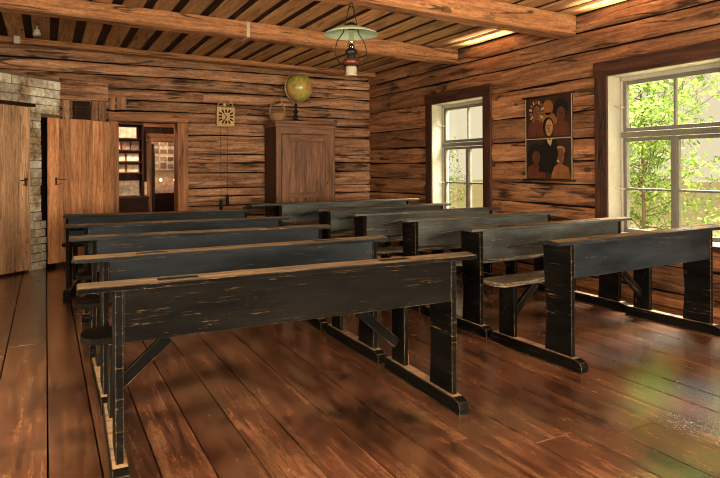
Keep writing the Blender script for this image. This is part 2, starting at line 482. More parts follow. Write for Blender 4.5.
# ------------------------------------------------------------------ windows
def window(name, loc, rotz, W, H, z0):
    """local: x along the wall 0..W (towards the viewer's right from inside), y outward, z up"""
    root = struct(empty(name, loc, rotz))
    z1 = z0+H
    c = MB(); cw = .15
    c.box(-cw, 0, -.028, .03, z0-.10, z1+cw-.02); c.box(W, W+cw, -.028, .03, z0-.10, z1+cw-.02)
    c.box(-cw-.01, W+cw+.01, -.034, .03, z1+.0, z1+cw)
    c.build('window_casing', M['casing'], root, bevel=.008)
    s = MB(); s.box(-cw, W+cw, -.06, .12, z0-.045, z0)
    s.build('window_sill', M['casing'], root, bevel=.008)
    j = MB(); D = .2
    j.box(-.02, .004, -.01, D+.06, z0, z1); j.box(W-.004, W+.02, -.01, D+.06, z0, z1)
    j.box(-.02, W+.02, -.01, D+.06, z1-.004, z1+.02); j.box(-.02, W+.02, .1, D+.06, z0-.02, z0+.006)
    j.box(.004, .022, D-.04, D+.06, z0, z1); j.box(W-.022, W-.004, D-.04, D+.06, z0, z1); j.box(0, W, D-.04, D+.06, z1-.045, z1)
    j.build('window_frame', M['white_paint'], root, bevel=.004)
    zt = z0+.93; y0, y1 = D-.02, D+.025
    t = MB(); t.box(.02, W-.02, D-.05, D+.05, zt+.004, zt+.056); t.build('transom', M['grey_paint'], root, bevel=.006)
    def sash(a, b, p, q, bars_v, bars_h, nm):
        m = MB(); r = .036
        m.box(a, a+r, y0, y1, p, q); m.box(b-r, b, y0, y1, p, q); m.box(a+r, b-r, y0, y1, q-r, q); m.box(a+r, b-r, y0, y1, p, p+r)
        for v in bars_v: m.box(v-.011, v+.011, y0+.005, y1-.005, p+r, q-r)
        for h in bars_h: m.box(a+r, b-r, y0+.005, y1-.005, h-.011, h+.011)
        o = m.build(nm, M['grey_paint'], root, bevel=.003)
        g = MB(); g.box(a+r-.004, b-r+.004, D, D+.004, p+r-.004, q-r+.004)
        g.build('glass_pane', M['pane'], o)
        return o
    mid = W/2
    sash(.024, W-.024, zt+.062, z1-.046, [mid], [], 'upper_sash')
    hb = z0+.43
    sash(.024, mid-.002, z0+.008, zt-.002, [], [hb], 'casement')
    sash(mid+.002, W-.024, z0+.008, zt-.002, [], [hb], 'casement')
    cl = MB(); cl.box(mid-.03, mid+.03, y0-.012, y0-.001, z0+.03, zt-.01); cl.build('centre_cover_strip', M['grey_paint'], root, bevel=.004)
    k = MB()
    for zz in (z0+.43, zt+.3):
        k.tube([(.03, D-.06, zz), (.0, D-.1, zz+.015), (-.0+.03, D-.13, zz+.01)], .007, 6)
        k.tube([(.04, D-.02, zz), (.03, D-.06, zz)], .009, 6)
    k.build('window_hook', M['zinc'], root)
    return root
for i, W in enumerate((W1, W2, W3)):
    window('window_%d' % (i+1), (XR, W[1], 0), -PI/2, W[1]-W[0], W[3]-W[2], W[2])
for i, F in enumerate(FW):
    window('window_%d' % (i+4), (F[1], YF, 0), PI, F[1]-F[0], F[3]-F[2], F[2])

for i, F in enumerate(LW):  # unseen windows added to bring light onto the right wall
    window('window_%d' % (i+7), (XL, F[0], 0), PI/2, F[1]-F[0], F[3]-F[2], F[2])

# ------------------------------------------------------------------ doorway and doors
mb = MB(); a, b, zt = DOOR[0], DOOR[1], DOOR[3]
mb.box(a-.125, a, YB-.035, YB+.26, 0, zt); mb.box(b, b+.15, YB-.035, YB+.26, 0, zt); mb.box(a-.135, b+.16, YB-.04, YB+.26, zt, zt+.125)
struct(mb.build('trim_1', M['casing_dark'], bevel=.01))
# open plank door swung against the back wall
def plank_door(name, loc, rotz, W, z0, z1, n, mat, pull_x, seed, nails=True):
    root = struct(empty(name, loc, rotz)); rng = random.Random(seed)
    ws = [rng.uniform(.8, 1.2) for _ in range(n)]; s = sum(ws); x = 0
    m = MB()
    for w in ws:
        w = w/s*W; m.box(x+.0015, x+w-.0015, -.03, 0, z0+rng.uniform(0, .006), z1-rng.uniform(0, .008), 0, rng.uniform(-1, 1)); x += w
    m.build('door_planks', mat, root, bevel=.004)
    h = MB(); c = Vector((pull_x, -.035, 1.08))
    h.box(c.x-.012, c.x+.012, -.034, -.03, 1.03, 1.13)
    h.tube([(c.x, -.03, 1.115), (c.x, -.07, 1.11), (c.x+.11*(1 if pull_x < W/2 else -1), -.075, 1.10)], .006, 8)
    h.tube([(c.x, -.03, 1.04), (c.x, -.055, 1.045), (c.x+.06*(1 if pull_x < W/2 else -1), -.06, 1.05)], .005, 8)
    h.build('door_latch', M['brass'], root)
    k = MB()
    for zz in (z0+.25, z1-.28): k.box(.03, W-.03, 0, .022, zz-.06, zz+.06)
    k.build('door_batten', mat, root, bevel=.005)
    return root
hx, hy = .80, 8.735; fx, fy = .012, 8.285
ang = math.atan2(hy-fy, hx-fx); W = math.hypot(hx-fx, hy-fy)
d1 = plank_door('door_1', (fx, fy, 0), ang, W, .06, 1.875, 6, M['pine_door'], .10, 5)
# lower ledge plank seen on the door leaf
m = MB(); m.box(.0, W, -.044, -.0305, .06, .79, 0, .1); 
# brick stove corner, set diagonally
ddir = Vector((.728, .686, 0)).normalized(); dn = Vector((ddir.y, -ddir.x, 0)); A = Vector((.007, 8.358, 0))
def D(s, w, z): p = A+ddir*s-dn*w; return (p.x, p.y, z)
mb = MB(); rng = random.Random(12); z = 0.; row = 0
s0, s1, ds0, ds1, dz = -1.75, .235, -1.13, -.262, 2.02
mb.hexa([D(s, w, z_) for z_ in (0, 2.38) for w in (.012, .12) for s in (s0, ds0)], 1)
mb.hexa([D(s, w, z_) for z_ in (0, 2.38) for w in (.012, .12) for s in (ds1, -.075)], 1)
mb.hexa([D(s, w, z_) for z_ in (1.88, 2.38) for w in (.012, .12) for s in (-.075, s1)], 1)
mb.hexa([D(s, w, z_) for z_ in (0, 1.88) for w in (.10, .16) for s in (-.075, s1)], 2)  # dark slab stands in for the shade between brick and open door
mb.hexa([D(s, w, z_) for z_ in (dz, 2.38) for w in (.012, .12) for s in (ds0, ds1)], 1)
while z < 2.34:
    h = rng.uniform(.085, .115); s = s0-rng.uniform(0, .2)
    while s < s1:
        L = rng.choice([.26, .3, .15, .22, .34]); a_, b_ = max(s, s0), min(s+L, s1)
        segs = [(a_, b_)]
        if z < dz-.04: segs = [(a_, min(b_, ds0)), (max(a_, ds1), min(b_, s1 if z > 1.86 else (0. if z < .55 else -.07)))]
        for p, q in segs:
            if q-p < .03: continue
            o = rng.uniform(-.006, .006); e = rng.uniform(-.004, .004)
            mb.hexa([D(ss, w, zz) for zz in (z+.004, z+h-.005+e) for w in (o, .02) for ss in (p+.005, q-.005)], 0, rng.uniform(-1, 1))
        s += L
    z += h
# dark ledge over the plank door
struct(mb.build('wall_stove', [M['brick'], M['mortar'], M['moss_and_shade']], bevel=.006, seg=2))
p = D(ds0, .0, 0)
plank_door('door_2', (p[0], p[1], 0), math.atan2(ddir.y, ddir.x), ds1-ds0, .03, 1.985, 5, M['pale_door'], ds1-ds0-.07, 8)
m = MB()
m.hexa([D(s, w, z_) for z_ in (1.99, 2.03) for w in (-.022, .03) for s in (ds0-.03, ds1+.09)], 0)
struct(m.build('trim_2', M['dark_wood'], bevel=.006))

# boarded patch in the back wall over the open door
mb = MB(); y0 = YB-.035
mb.box(.16, .76, y0, YB+.03, 2.16, 2.37, 0, .3); mb.box(.16, .76, y0+.008, YB+.03, 2.37, 2.45, 0, -.2)
mb.box(.20, .285, y0+.004, YB+.03, 1.83, 2.15, 0, .5); mb.box(.30, .315, y0, YB+.03, 1.83, 2.15, 0, -.9)
mb.box(.545, .63, y0+.004, YB+.03, 1.83, 2.15, 0, -.2); mb.box(.645, .73, y0+.004, YB+.03, 1.83, 2.15, 0, -.5)
mb.box(.87, .99, y0, YB+.03, 2.06, 2.22, 0, .2); mb.box(.78, .85, y0, YB+.03, 2.04, 2.2, 0, .1)
struct(mb.build('trim_3', M['log'], bevel=.006))
mb = MB(); mb.box(.325, .535, YB-.045, YB-.0, 1.9, 2.14)
r = mb.build('iron_plate', M['dark_wood'], bevel=.004)
q = MB()
for i in range(5): q.box(.335, .525, YB-.056, YB-.045, 1.925+i*.043, 1.94+i*.043)
q.build('louvre_rib', M['dark_wood'], r, bevel=.003)
tag(r, 'dark ribbed iron plate in the boarded wall patch above the open plank door', 'wall vent')

# ------------------------------------------------------------------ school desk benches
HT = .773
def make_bench(W, tl, tr, paint, label, seatp='seatwood'):
    """local: x along the desk from the left post's outer face, y away from the viewer, front post face at y=0"""
    root = tag(empty('school_desk_bench'), label, 'school desk', 'black school desks in two columns')
    b, e = M[paint], M['edge']; lg = M['paint_black']
    t = MB()
    t.prism([(-.046, HT-.005), (-.05, HT+.017), (.034, HT+.024), (.045, HT+.023), (.375, HT-.046), (.375, HT-.064), (.05, HT+.002), (.03, HT-.005)], 'x', tl, W+tr, 2, mis=[2, 0, 0, 2, 2, 2, 2, 2])
    t.build('desk_top', [M['ledge'], e, b], root, bevel=.003, bevmat=1)
    g = MB(); g.hexa([(x, y, HT+.0175+(y+.05)*.084+z) for z in (-.002, .0015) for y in (-.022, .008) for x in (.16, .32)])
    g.build('pen_groove', M['iron'], root)
    g = MB(); g.hexa([(x, y, HT+.0175+(y+.05)*.084+z) for z in (-.002, .0015) for y in (-.022, .008) for x in (W-.45, W-.29)])
    g.build('pen_groove', M['iron'], root)
    p = MB(); p.box(.032, W-.032, .004, .026, .552, HT-.004); p.build('front_panel', [b, e], root, bevel=.003, bevmat=1)
    for x in (0, W-.03):
        m = MB(); m.prism([(0, .075), (.215, .075), (.2, .30), (.215, .52), (.225, HT-.037), (.04, HT-.004), (0, HT-.004)], 'x', x, x+.03)
        m.build('desk_leg', [lg, e], root, bevel=.003, bevmat=1)
        m = MB(); m.box(x, x+.03, .485, .635, .075, .422); m.build('seat_post', [lg, e], root, bevel=.003, bevmat=1)
        m = MB(); c = x+.015
        m.prism([(-.085, .0), (-.088, .035), (-.075, .062), (-.03, .075), (.69, .075), (.70, .06), (.70, 0)], 'x', c-.032, c+.032, mis=[0, 0, 0, 2, 0, 0, 0])
        m.build('foot_rail', [lg, e, M['tread']], root, bevel=.004, bevmat=1)
        m = MB(); s = 1 if x == 0 else -1
        xi = x+.03 if x == 0 else x
        m.bar((xi+s*.012, .56, .195), (xi+s*.25, .56, .405), .03, .055, (0, 0, 1)); m.build('seat_brace', [lg, e], root, bevel=.003, bevmat=1)
    st = MB(); a0, a1 = -.12, W+.10
    pr = []
    for k in range(9):
        an = PI/2+PI*k/8; pr.append((a0+.07+.07*math.cos(an), .60+.115*math.sin(an)))
    for k in range(9):
        an = -PI/2+PI*k/8; pr.append((a1-.07+.07*math.cos(an), .60+.115*math.sin(an)))
    st.prism(pr, 'z', .423, .453); st.build('seat', M[seatp], root, bevel=.004)
    return root
def copy_thing(o, label):
    c = o.copy(); COL.objects.link(c); c['label'] = label
    for ch in o.children:
        d = ch.copy(); COL.objects.link(d); d.parent = c
    return c
# (x of left post, y at left post, rotation, label)
LEFT = [(.238, 2.515, -.035, 'long worn black school desk nearest the camera, front of the left column'),
        (.257, 3.325, -.005, 'second black school desk from the camera in the left column'),
        (.267, 4.31, -.075, 'third black school desk from the camera in the left column'),
        (.269, 5.25, -.12, 'fourth black school desk from the camera in the left column'),
        (.165, 6.37, -.165, 'rearmost black school desk of the left column, in front of the open plank door')]
RIGHT = [(2.825, 2.585, .03, 'black school desk under the large leafy window, front of the right column'),
         (2.815, 3.43, .01, 'second school desk from the front of the right column, reaching to the large leafy window'),
         (2.82, 4.30, -.03, 'third school desk from the front of the right column, below the portrait poster'),
         (2.725, 5.06, -.04, 'fourth school desk from the front of the right column'),
         (2.675, 5.78, .03, 'fifth school desk from the front of the right column, second from the rear')]
protoL = make_bench(1.625, -.135, .095, 'paint_black', LEFT[0][3], 'paint_black')
protoL2 = make_bench(1.625, -.135, .06, 'paint_blue_sheen', LEFT[1][3], 'paint_black')
protoL5 = make_bench(1.735, -.015, .06, 'paint_blue_sheen', LEFT[4][3], 'paint_black')
protoR = make_bench(1.505, -.16, .085, 'paint_blue_sheen', RIGHT[0][3])
protoR2 = make_bench(1.55, -.115, .085, 'paint_pale_sheen', RIGHT[1][3])
for i, (x, y, a, lab) in enumerate(LEFT):
    o = protoL if i == 0 else (protoL2 if i == 1 else (protoL5 if i == 4 else copy_thing(protoL2, lab)))
    o.location = (x, y, 0); o.rotation_euler.z = a
for i, (x, y, a, lab) in enumerate(RIGHT):
    o = protoR if i == 0 else (protoR2 if i == 1 else copy_thing(protoR2, lab))
    o.location = (x, y, 0); o.rotation_euler.z = a
o = make_bench(1.86, -.37, .15, 'paint_pale_sheen', 'longest school desk at the rear of the right column, before the wooden cabinet')
o.location = (2.565, 6.97, 0); o.rotation_euler.z = -.03

# ------------------------------------------------------------------ cabinet with globe and basket
cab = tag(empty('wooden_cabinet', (2.985, 8.26, 0)), 'tall brown panelled wooden cabinet against the log back wall', 'cabinet')
CW, CDp, CHt = .955, .50, 1.93
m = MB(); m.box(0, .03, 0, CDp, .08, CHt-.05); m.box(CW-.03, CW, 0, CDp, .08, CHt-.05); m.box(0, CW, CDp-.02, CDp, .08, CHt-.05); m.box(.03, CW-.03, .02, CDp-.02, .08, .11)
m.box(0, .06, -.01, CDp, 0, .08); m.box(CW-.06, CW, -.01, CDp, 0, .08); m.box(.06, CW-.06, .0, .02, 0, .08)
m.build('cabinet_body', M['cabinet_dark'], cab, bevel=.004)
m = MB(); m.box(0, .075, -.022, .0, .08, CHt-.09); m.box(CW-.075, CW, -.022, 0, .08, CHt-.09); m.box(.075, CW-.075, -.022, 0, CHt-.2, CHt-.09); m.box(.075, CW-.075, -.022, 0, .08, .16)
m.build('face_frame', M['cabinet'], cab, bevel=.004)
m = MB(); m.box(-.03, CW+.03, -.05, CDp, CHt-.045, CHt); m.box(-.012, CW+.012, -.034, CDp, CHt-.09, CHt-.045); m.build('cornice', M['cabinet'], cab, bevel=.008)
m = MB(); a, b, p, q = .078, CW-.078, .165, CHt-.205
m.box(a, a+.13, -.03, -.002, p, q); m.box(b-.13, b, -.03, -.002, p, q); m.box(a+.13, b-.13, -.03, -.002, q-.11, q); m.box(a+.13, b-.13, -.03, -.002, p, p+.12); m.box(a+.13, b-.13, -.03, -.002, .78, .86)
m.box(a+.125, b-.125, -.016, -.004, p+.1, q-.1)
dr = m.build('cabinet_door', M['cabinet'], cab, bevel=.006)
m = MB(); m.lathe([(.006, 0), (.016, .006), (.016, .016), (.004, .022)], 12, (b-.06, -.05, 1.0), axis='y'); m.build('door_knob', M['brass'], dr)

gl = tag(empty('desk_globe', (3.40, 8.50, CHt)), 'old greenish globe on a black turned stand on top of the cabinet', 'globe')
m = MB(); m.lathe([(.15, 0), (.155, .015), (.12, .028), (.04, .04), (.026, .06), (.045, .08), (.05, .095), (.024, .11), (.022, .13), (.04, .15), (.044, .17), (.02, .19), (.02, .21), (.03, .235), (.016, .29)], 20)
m.build('globe_stand', M['iron'], gl)
GC = Vector((.06, 0, .53)); GR = .212
def globe_mat():
    s = N('old globe map'); tc = s.n('TexCoord')
    n = s.noise(tc.outputs['Object'], 4.2, (1, 1, 1), 8, .6, .3); n2 = s.noise(tc.outputs['Object'], 16, (1, 1, 1), 5, .7)
    c = s.ramp(n, [(.42, srgb('#8b8840')), (.5, srgb('#aa9c52')), (.54, srgb('#9c7440')), (.7, srgb('#b98f55'))])
    c = s.mix(.6, c, s.ramp(n2, [(.3, (.55, .5, .4, 1)), (.7, (1.2, 1.2, 1.1, 1))]), 'MULTIPLY')
    s.bsdf(c, .28, .5); return s.m
m = MB(); m.lathe([(max(.001, GR*math.sin(PI*k/24)), -GR*math.cos(PI*k/24)) for k in range(25)], 40)
b = m.build('globe_ball', globe_mat(), gl); b.location = GC; b.rotation_euler = (.1, math.radians(23), 0)
m = MB(); pts = []
for k in range(25):
    an = math.radians(90+23-14)+math.radians(208)*k/24
    pts.append((GC.x+(GR+.032)*math.cos(an), GC.y-.03, GC.z+(GR+.032)*math.sin(an)))
m.tube(pts, .011, 8); m.tube([(GC.x-.09, 0, GC.z-GR-.012), (0, 0, .29)], .012, 8)
m.build('meridian_ring', plain('dull brass', '#7d6a48', .4, .5, .5), gl)

# wire basket: round bowl with a tall hoop handle
bk = tag(empty('handled_basket', (3.045, 8.345, CHt)), 'small round basket with a tall hoop handle, on the cabinet left of the globe', 'basket')
m = MB(); R = .122
for k in range(7):
    t = k/6; r = .085+(R-.085)*math.sin(t*PI/2); m.tube([(r*math.cos(2*PI*i/28), r*math.sin(2*PI*i/28), .012+t*.085) for i in range(28)], .0085, 6, closed=True)
for k in range(16):
    an = 2*PI*k/16; m.tube([((.085+(R-.085)*math.sin(t*PI/2))*math.cos(an), (.085+(R-.085)*math.sin(t*PI/2))*math.sin(an), .012+t*.085) for t in (0, .3, .6, 1)], .005, 5)
m.lathe([(.001, .006), (.09, .006), (.09, .014), (.001, .014)], 20, cap=False)
wick = wood('wicker', '#4c331b', '#94704a', '#b8946a', sc=3, knots=0, cracks=0)
m.build('basket_bowl', wick, bk)
m = MB(); m.tube([(-R*math.cos(PI*k/20), 0, .09+.225*math.sin(PI*k/20)) for k in range(21)], .010, 6); m.build('basket_handle', wick, bk)

# ------------------------------------------------------------------ wall clock
ck = tag(empty('wall_clock', (2.372, YB-.085, 1.985)), 'pale carved wooden wall clock with hanging weights on the log wall', 'clock')
cream = wood('carved pale wood', '#8a6c43', '#bfa06c', '#d6bb88', sc=2, knots=0, cracks=0, blotch=.3)
m = MB(); m.box(-.133, .133, 0, .075, -.13, .15); m.build('clock_case', cream, ck, bevel=.006)
m = MB(); 
for k in range(15):
    pass
m.tube([(-.115*math.cos(PI*k/16), .02, .15+.125*math.sin(PI*k/16)) for k in range(17)], .008, 8)
m.lathe([(.001, -.012), (.022, -.012), (.026, 0), (.022, .012), (.001, .012)], 16, (-.015, .02, .185), axis='y')
m.tube([(-.1, .02, .16), (-.04, .02, .18)], .008, 6); m.tube([(.06, .02, .2), (.02, .02, .19)], .008, 6)
m.build('carved_crest', cream, ck)
m = MB(); m.box(-.118, .118, -.008, 0, -.115, .135); fc = m.build('clock_face', cream, ck, bevel=.003)
m = MB()
for k in range(12):
    an = 2*PI*k/12; cx, cz = math.sin(an), math.cos(an)
    rr = .118 if k % 3 else .108
    m.bar((cx*(rr-.05), -.0105, .01+cz*(rr-.05)), (cx*rr, -.0105,   .01+cz*rr), .026, .004, (0, 1, 0))
m.build('hour_marks', M['dark_wood'], fc)
m = MB(); m.bar((.012, -.016, .0), (-.05, -.016, .075), .012, .004, (0, 1, 0)); m.build('clock_hand', M['iron'], fc)
m = MB(); m.bar((.006, -.02, .02), (-.035, -.02, -.06), .014, .004, (0, 1, 0)); m.build('clock_hand', M['iron'], fc)
for xx, zb in ((-.07, -1.22), (.03, -1.16)):
    m = MB(); m.tube([(xx, .04, -.13), (xx, .04, zb)], .003, 5); ch = m.build('weight_chain', M['iron'], ck)
    m = MB(); m.lathe([(.004, .17), (.022, .15), (.026, .02), (.018, 0)], 14, (xx, .04, zb-.16)); m.build('clock_weight', M['iron'], ch)

# ------------------------------------------------------------------ portrait poster on the window wall
PY0, PY1, PZ0, PZ1 = 4.395, 5.075, 1.085, 2.005
po = tag(empty('portrait_poster', (XR-.013, PY1, PZ0), -PI/2), 'dark printed wall chart of five portraits hung between the two windows', 'poster')
PW, PH = PY1-PY0, PZ1-PZ0
pm = [plain('poster brown ground', '#2a170d', .55, .3, nz=.5, scale=9), plain('poster skin', '#5f3a24', .55, .3, nz=.5, scale=14), plain('poster light skin', '#8a6242', .55, .3, nz=.6, scale=14),
      plain('poster black', '#0c0806', .55, .3), plain('poster cream', '#94805f', .55, .3, nz=.3), plain('poster glow', '#6f4424', .55, .3, nz=.5, scale=8), plain('poster red brown', '#4a2416', .55, .3, nz=.5, scale=10)]
m = MB(); m.box(0, PW, 0, .004, 0, PH, 0)
S = lambda x, z: (x*PW, z*PH)
y = -.0012
m.disc(S(.5, .86), .11*PW, .09*PH, 24, 5, y=y)
m.disc(S(.5, .7), .2*PW, .1*PH, 24, 5, y=y)
# upper left: figure with a feathered headdress
y = -.002
m.poly([S(.05, .52), S(.08, .68), S(.2, .74), S(.36, .72), S(.42, .52)], 6, y)
for k in range(13):
    an = math.radians(-60+300*k/12); ca, sa = math.cos(an), math.sin(an)
    m.poly([S(.25+.09*ca-.018*sa, .82+.075*sa+.014*ca), S(.25+.165*ca-.024*sa, .82+.14*sa+.018*ca), S(.25+.17*ca+.01*sa, .82+.145*sa-.008*ca), S(.25+.09*ca+.018*sa, .82+.075*sa-.014*ca)], 4 if k % 2 else 5, y-.0004-.00002*k)
m.disc(S(.25, .83), .1*PW, .09*PH, 24, 3, y=y-.0008)
m.disc(S(.26, .81), .085*PW, .085*PH, 20, 1, y=y-.0012)
# upper right: figure with bushy dark hair
m.poly([S(.6, .52), S(.62, .64), S(.75, .7), S(.92, .66), S(.97, .52)], 6, y)
m.disc(S(.77, .83), .15*PW, .12*PH, 24, 3, y=y-.0006); m.disc(S(.77, .77), .09*PW, .085*PH, 20, 6, y=y-.001)
# lower left and right
m.disc(S(.22, .27), .19*PW, .17*PH, 24, 3, y=y-.0004); m.disc(S(.24, .27), .09*PW, .08*PH, 20, 6, y=y-.0008); m.poly([S(.03, .02), S(.06, .16), S(.22, .2), S(.42, .14), S(.45, .02)], 6, y-.001)
m.poly([S(.56, .02), S(.6, .15), S(.74, .2), S(.92, .15), S(.96, .02)], 5, y-.001)
m.disc(S(.76, .30), .115*PW, .10*PH, 24, 3, y=y-.0012); m.disc(S(.75, .345), .10*PW, .055*PH, 20, 2, y=y-.0014); m.disc(S(.75, .28), .088*PW, .095*PH, 24, 1, y=y-.0016)
m.disc(S(.715, .225), .03*PW, .012*PH, 12, 4, y=y-.002)
# centre: man in a dark coat with white collar
m.poly([S(.3, .1), S(.34, .42), S(.48, .5), S(.66, .48), S(.72, .3), S(.58, .08)], 3, y-.0018)
m.disc(S(.505, .64), .115*PW, .105*PH, 24, 3, y=y-.002); m.disc(S(.525, .62), .08*PW, .10*PH, 24, 2, y=y-.0024); m.poly([S(.47, .5), S(.53, .47), S(.6, .5), S(.58, .44), S(.55, .4), S(.5, .44)], 4, y-.0028)
# eyes, brows, mouths
for (cx, cz, sc) in ((.26, .81, 1.), (.525, .63, 1.), (.75, .28, 1.), (.77, .77, .9), (.24, .27, .9)):
    for sx in (-1, 1):
        m.disc(S(cx+sx*.032*sc, cz+.012), .014*PW*sc, .007*PH*sc, 10, 3, y=y-.0034)
    m.poly([S(cx-.008, cz), S(cx+.008, cz), S(cx+.014, cz-.03), S(cx-.014, cz-.03)], 6, y-.0034)
    m.disc(S(cx, cz-.05*sc), .026*PW*sc, .006*PH*sc, 10, 6, y=y-.0034)
m.box(0, PW, y-.0048, y-.004, PH*.487, PH*.497, 4)          # fold across the middle
m.box(0, PW*.018, y-.0048, y-.004, 0, PH, 4); m.box(PW*.982, PW, y-.0048, y-.004, 0, PH, 4)
m.build('poster_sheet', pm, po, recalc=False)
for zz, nm in ((PH, 'top_rod'), (0, 'bottom_rod')):
    m = MB(); m.tube([(-.035, -.004, zz), (PW+.035, -.004, zz)], .011, 10); m.build(nm, M['dark_wood'], po)

# ------------------------------------------------------------------ hanging oil lamp
LX, LY = 2.28, 4.44; LZ = CZ(LX)-.205
lp = tag(empty('hanging_oil_lamp', (LX, LY, LZ)), 'oil lamp with pale green conical shade hanging from the near beam', 'lamp')
m = MB(); m.tube([(0, 0, .03), (0, 0, -.01), (.02, 0, -.02), (.0, 0, -.045), (-.02, 0, -.02)], .005, 6); m.build('ceiling_hook', M['iron'], lp)
shade_m = plain('pale green enamel', '#a3b296', .3, .5, nz=.12, scale=8)
m = MB(); pr = [(.045, -0.200), (.05, -0.208), (.10, -0.222), (.17, -0.246), (.228, -0.275), (.23, -0.280), (.225, -0.278), (.168, -0.252), (.098, -0.228), (.044, -0.213), (.04, -0.204)]
m.lathe(pr, 48, cap=False); sh = m.build('lamp_shade', shade_m, lp)
m = MB(); m.lathe([(.03, -0.180), (.05, -0.195), (.052, -0.225), (.03, -0.235)], 20); m.build('smoke_bell', M['iron'], lp)
m = MB()
for sx in (-1, 1):
    m.tube([(sx*.012, 0, -.035), (sx*.034, 0, -.10), (sx*.05, 0, -.165), (sx*.062, 0, -.22), (sx*.075, -.0, -.27), (sx*.13, 0, -.34), (sx*.148, 0, -.41), (sx*.145, 0, -.47), (sx*.11, 0, -.525), (sx*.055, 0, -.545)], .0045, 6)
m.tube([(.06*math.cos(2*PI*k/24), .06*math.sin(2*PI*k/24), -.545) for k in range(24)], .0055, 6, closed=True)
m.build('hanger_wire', M['iron'], lp)
m = MB(); m.lathe([(.022, -.25), (.021, -.30), (.026, -.33), (.034, -.37), (.024, -.405)], 20, cap=False); m.build('glass_chimney', M['chimney'], lp)
m = MB(); m.lathe([(.014, -.355), (.026, -.375), (.02, -.39), (.05, -.41), (.055, -.44), (.034, -.45), (.034, -.465), (.045, -.475)], 20); m.build('burner', M['iron'], lp)
red = plain('red glass font', '#4a1d14', .2, .5, nz=.3)
m = MB(); m.lathe([(.03, -.475), (.066, -.487), (.078, -.51), (.066, -.535), (.05, -.545)], 24); m.build('oil_font', red, lp)
m = MB(); m.lathe([(.044, -.546), (.048, -.56), (.046, -.61), (.05, -.625), (.044, -.627)], 24); m.build('white_glass_cup', M['glass_white'], lp)

# small white devices under the ceiling at the left
m = MB(); m.box(-.345, -.275, 8.49, 8.555, 2.80, 2.895)
tag(m.build('sensor_box', M['white_paint'], bevel=.006), 'small white sensor box on the top log at far left', 'sensor')
sp = tag(empty('white_spotlight', (-.085, 7.80, CZ(-.085))), 'small white round spotlight under the ceiling boards at left', 'spotlight')
m = MB(); m.tube([(0, 0, .0), (0, 0, -.03)], .012, 8); m.build('lamp_stem', M['white_paint'], sp)
m = MB(); m.lathe([(.016, .0), (.034, -.012), (.042, -.055), (.044, -.075), (.038, -.075), (.03, -.05)], 18, (0, 0, -.03)); h = m.build('lamp_head', M['white_paint'], sp)

# ------------------------------------------------------------------ museum room behind the doorway
YP = 10.55
lin = plain('whitewashed boards', '#b79a76', .8, .2, nz=.2)
m = MB(); m.box(-.6, 1.50, YP, YP+.12, 0, 2.6); m.box(2.08, 3.2, YP, YP+.12, 0, 2.6); m.box(1.50, 2.08, YP, YP+.12, 1.82, 2.6)
struct(m.build('wall_passage', M['dark_wood']))
m = MB(); m.box(-.6, 3.6, 12.4, 12.5, 0, 2.6); m.box(3.2, 3.3, 9.07, 12.4, 0, 2.6); m.box(-.7, -.6, 9.07, 12.4, 0, 2.6)
struct(m.build('wall_museum', lin))
m = MB(); m.box(-.7, 3.3, YB+.02, 12.5, -.1, 0); struct(m.build('floor_museum', M['floor']))
m = MB(); m.box(-.7, 3.3, YB+.27, 12.5, 2.6, 2.7); struct(m.build('ceiling_museum', M['ceil_up']))
m = MB(); m.box(1.50, 1.585, YP-.04, YP+.13, 0, 1.68); m.box(1.99, 2.09, YP-.04, YP+.13, 0, 1.68); m.box(1.49, 2.10, YP-.045, YP+.13, 1.68, 1.82)
m.box(1.45, 2.2, YP-.03, YP, 1.93, 1.99)
struct(m.build('trim_4', M['casing_dark'], bevel=.008))
# inner half-open panel door
m = MB(); m.box(0, .5, -.03, 0, .02, 1.66); m.box(.08, .42, -.04, -.03, .2, .75); m.box(.08, .42, -.04, -.03, .9, 1.5)
struct(m.build('door_3', M['casing'], bevel=.006, loc=(1.60, YP+.12, 0), rotz=math.radians(78)))
# display shelves
ds = tag(empty('display_shelf', (.78, 10.22, 0)), 'open wooden display shelves seen through the doorway on its left', 'shelf')
m = MB()
m.box(0, .02, 0, .3, .775, 1.96); m.box(.61, .64, 0, .3, .775, 1.96); m.box(.02, .61, .28, .3, .775, 1.96); m.build('shelf_case', M['dark_wood'], ds)
for zz in (1.145, 1.325, 1.515, 1.70, 1.945):
    m = MB(); m.box(.02, .61, 0, .28, zz, zz+.018); m.build('shelf_board', M['dark_wood'], ds)
ch = tag(empty('museum_chest', (.72, 10.08, 0)), 'dark wooden chest under the display shelves in the back room', 'chest')
m = MB(); m.box(0, .74, 0, .45, .05, .73); m.build('chest_body', M['dark_wood'], ch, bevel=.006)
m = MB(); m.box(-.02, .76, -.02, .46, .73, .772); m.build('chest_lid', M['dark_wood'], ch, bevel=.006)
m = MB(); m.box(.03, .71, 0, .44, 0, .05); m.build('plinth', M['dark_wood'], ch)
papers = [plain('paper %d' % i, c, .6, .3, nz=.75, scale=13) for i, c in enumerate(('#d6bea2', '#b3947a', '#8c6b55', '#c8ae92', '#6d5142'))]
def frame_thing(name, x, y, z, w, h, mat, label, cat, group, lean=.12):
    o = tag(empty(name, (x, y, z+.003)), label, cat, group)
    m = MB(); t = .012
    m.box(0, w, 0, t, 0, .012); m.box(0, w, 0, t, h-.012, h); m.box(0, .012, 0, t, .012, h-.012); m.box(w-.012, w, 0, t, .012, h-.012)
    a = m.build('picture_frame_rim', M['casing_dark'], o); m = MB(); m.box(.01, w-.01, .004, .01, .01, h-.01); b = m.build('picture_sheet', mat, o)
    o.rotation_euler.x = -lean
    return o
rowname = {1.715: 'top', 1.533: 'second', 1.343: 'third', 1.163: 'lowest'}
pos3 = ['left', 'middle', 'right']
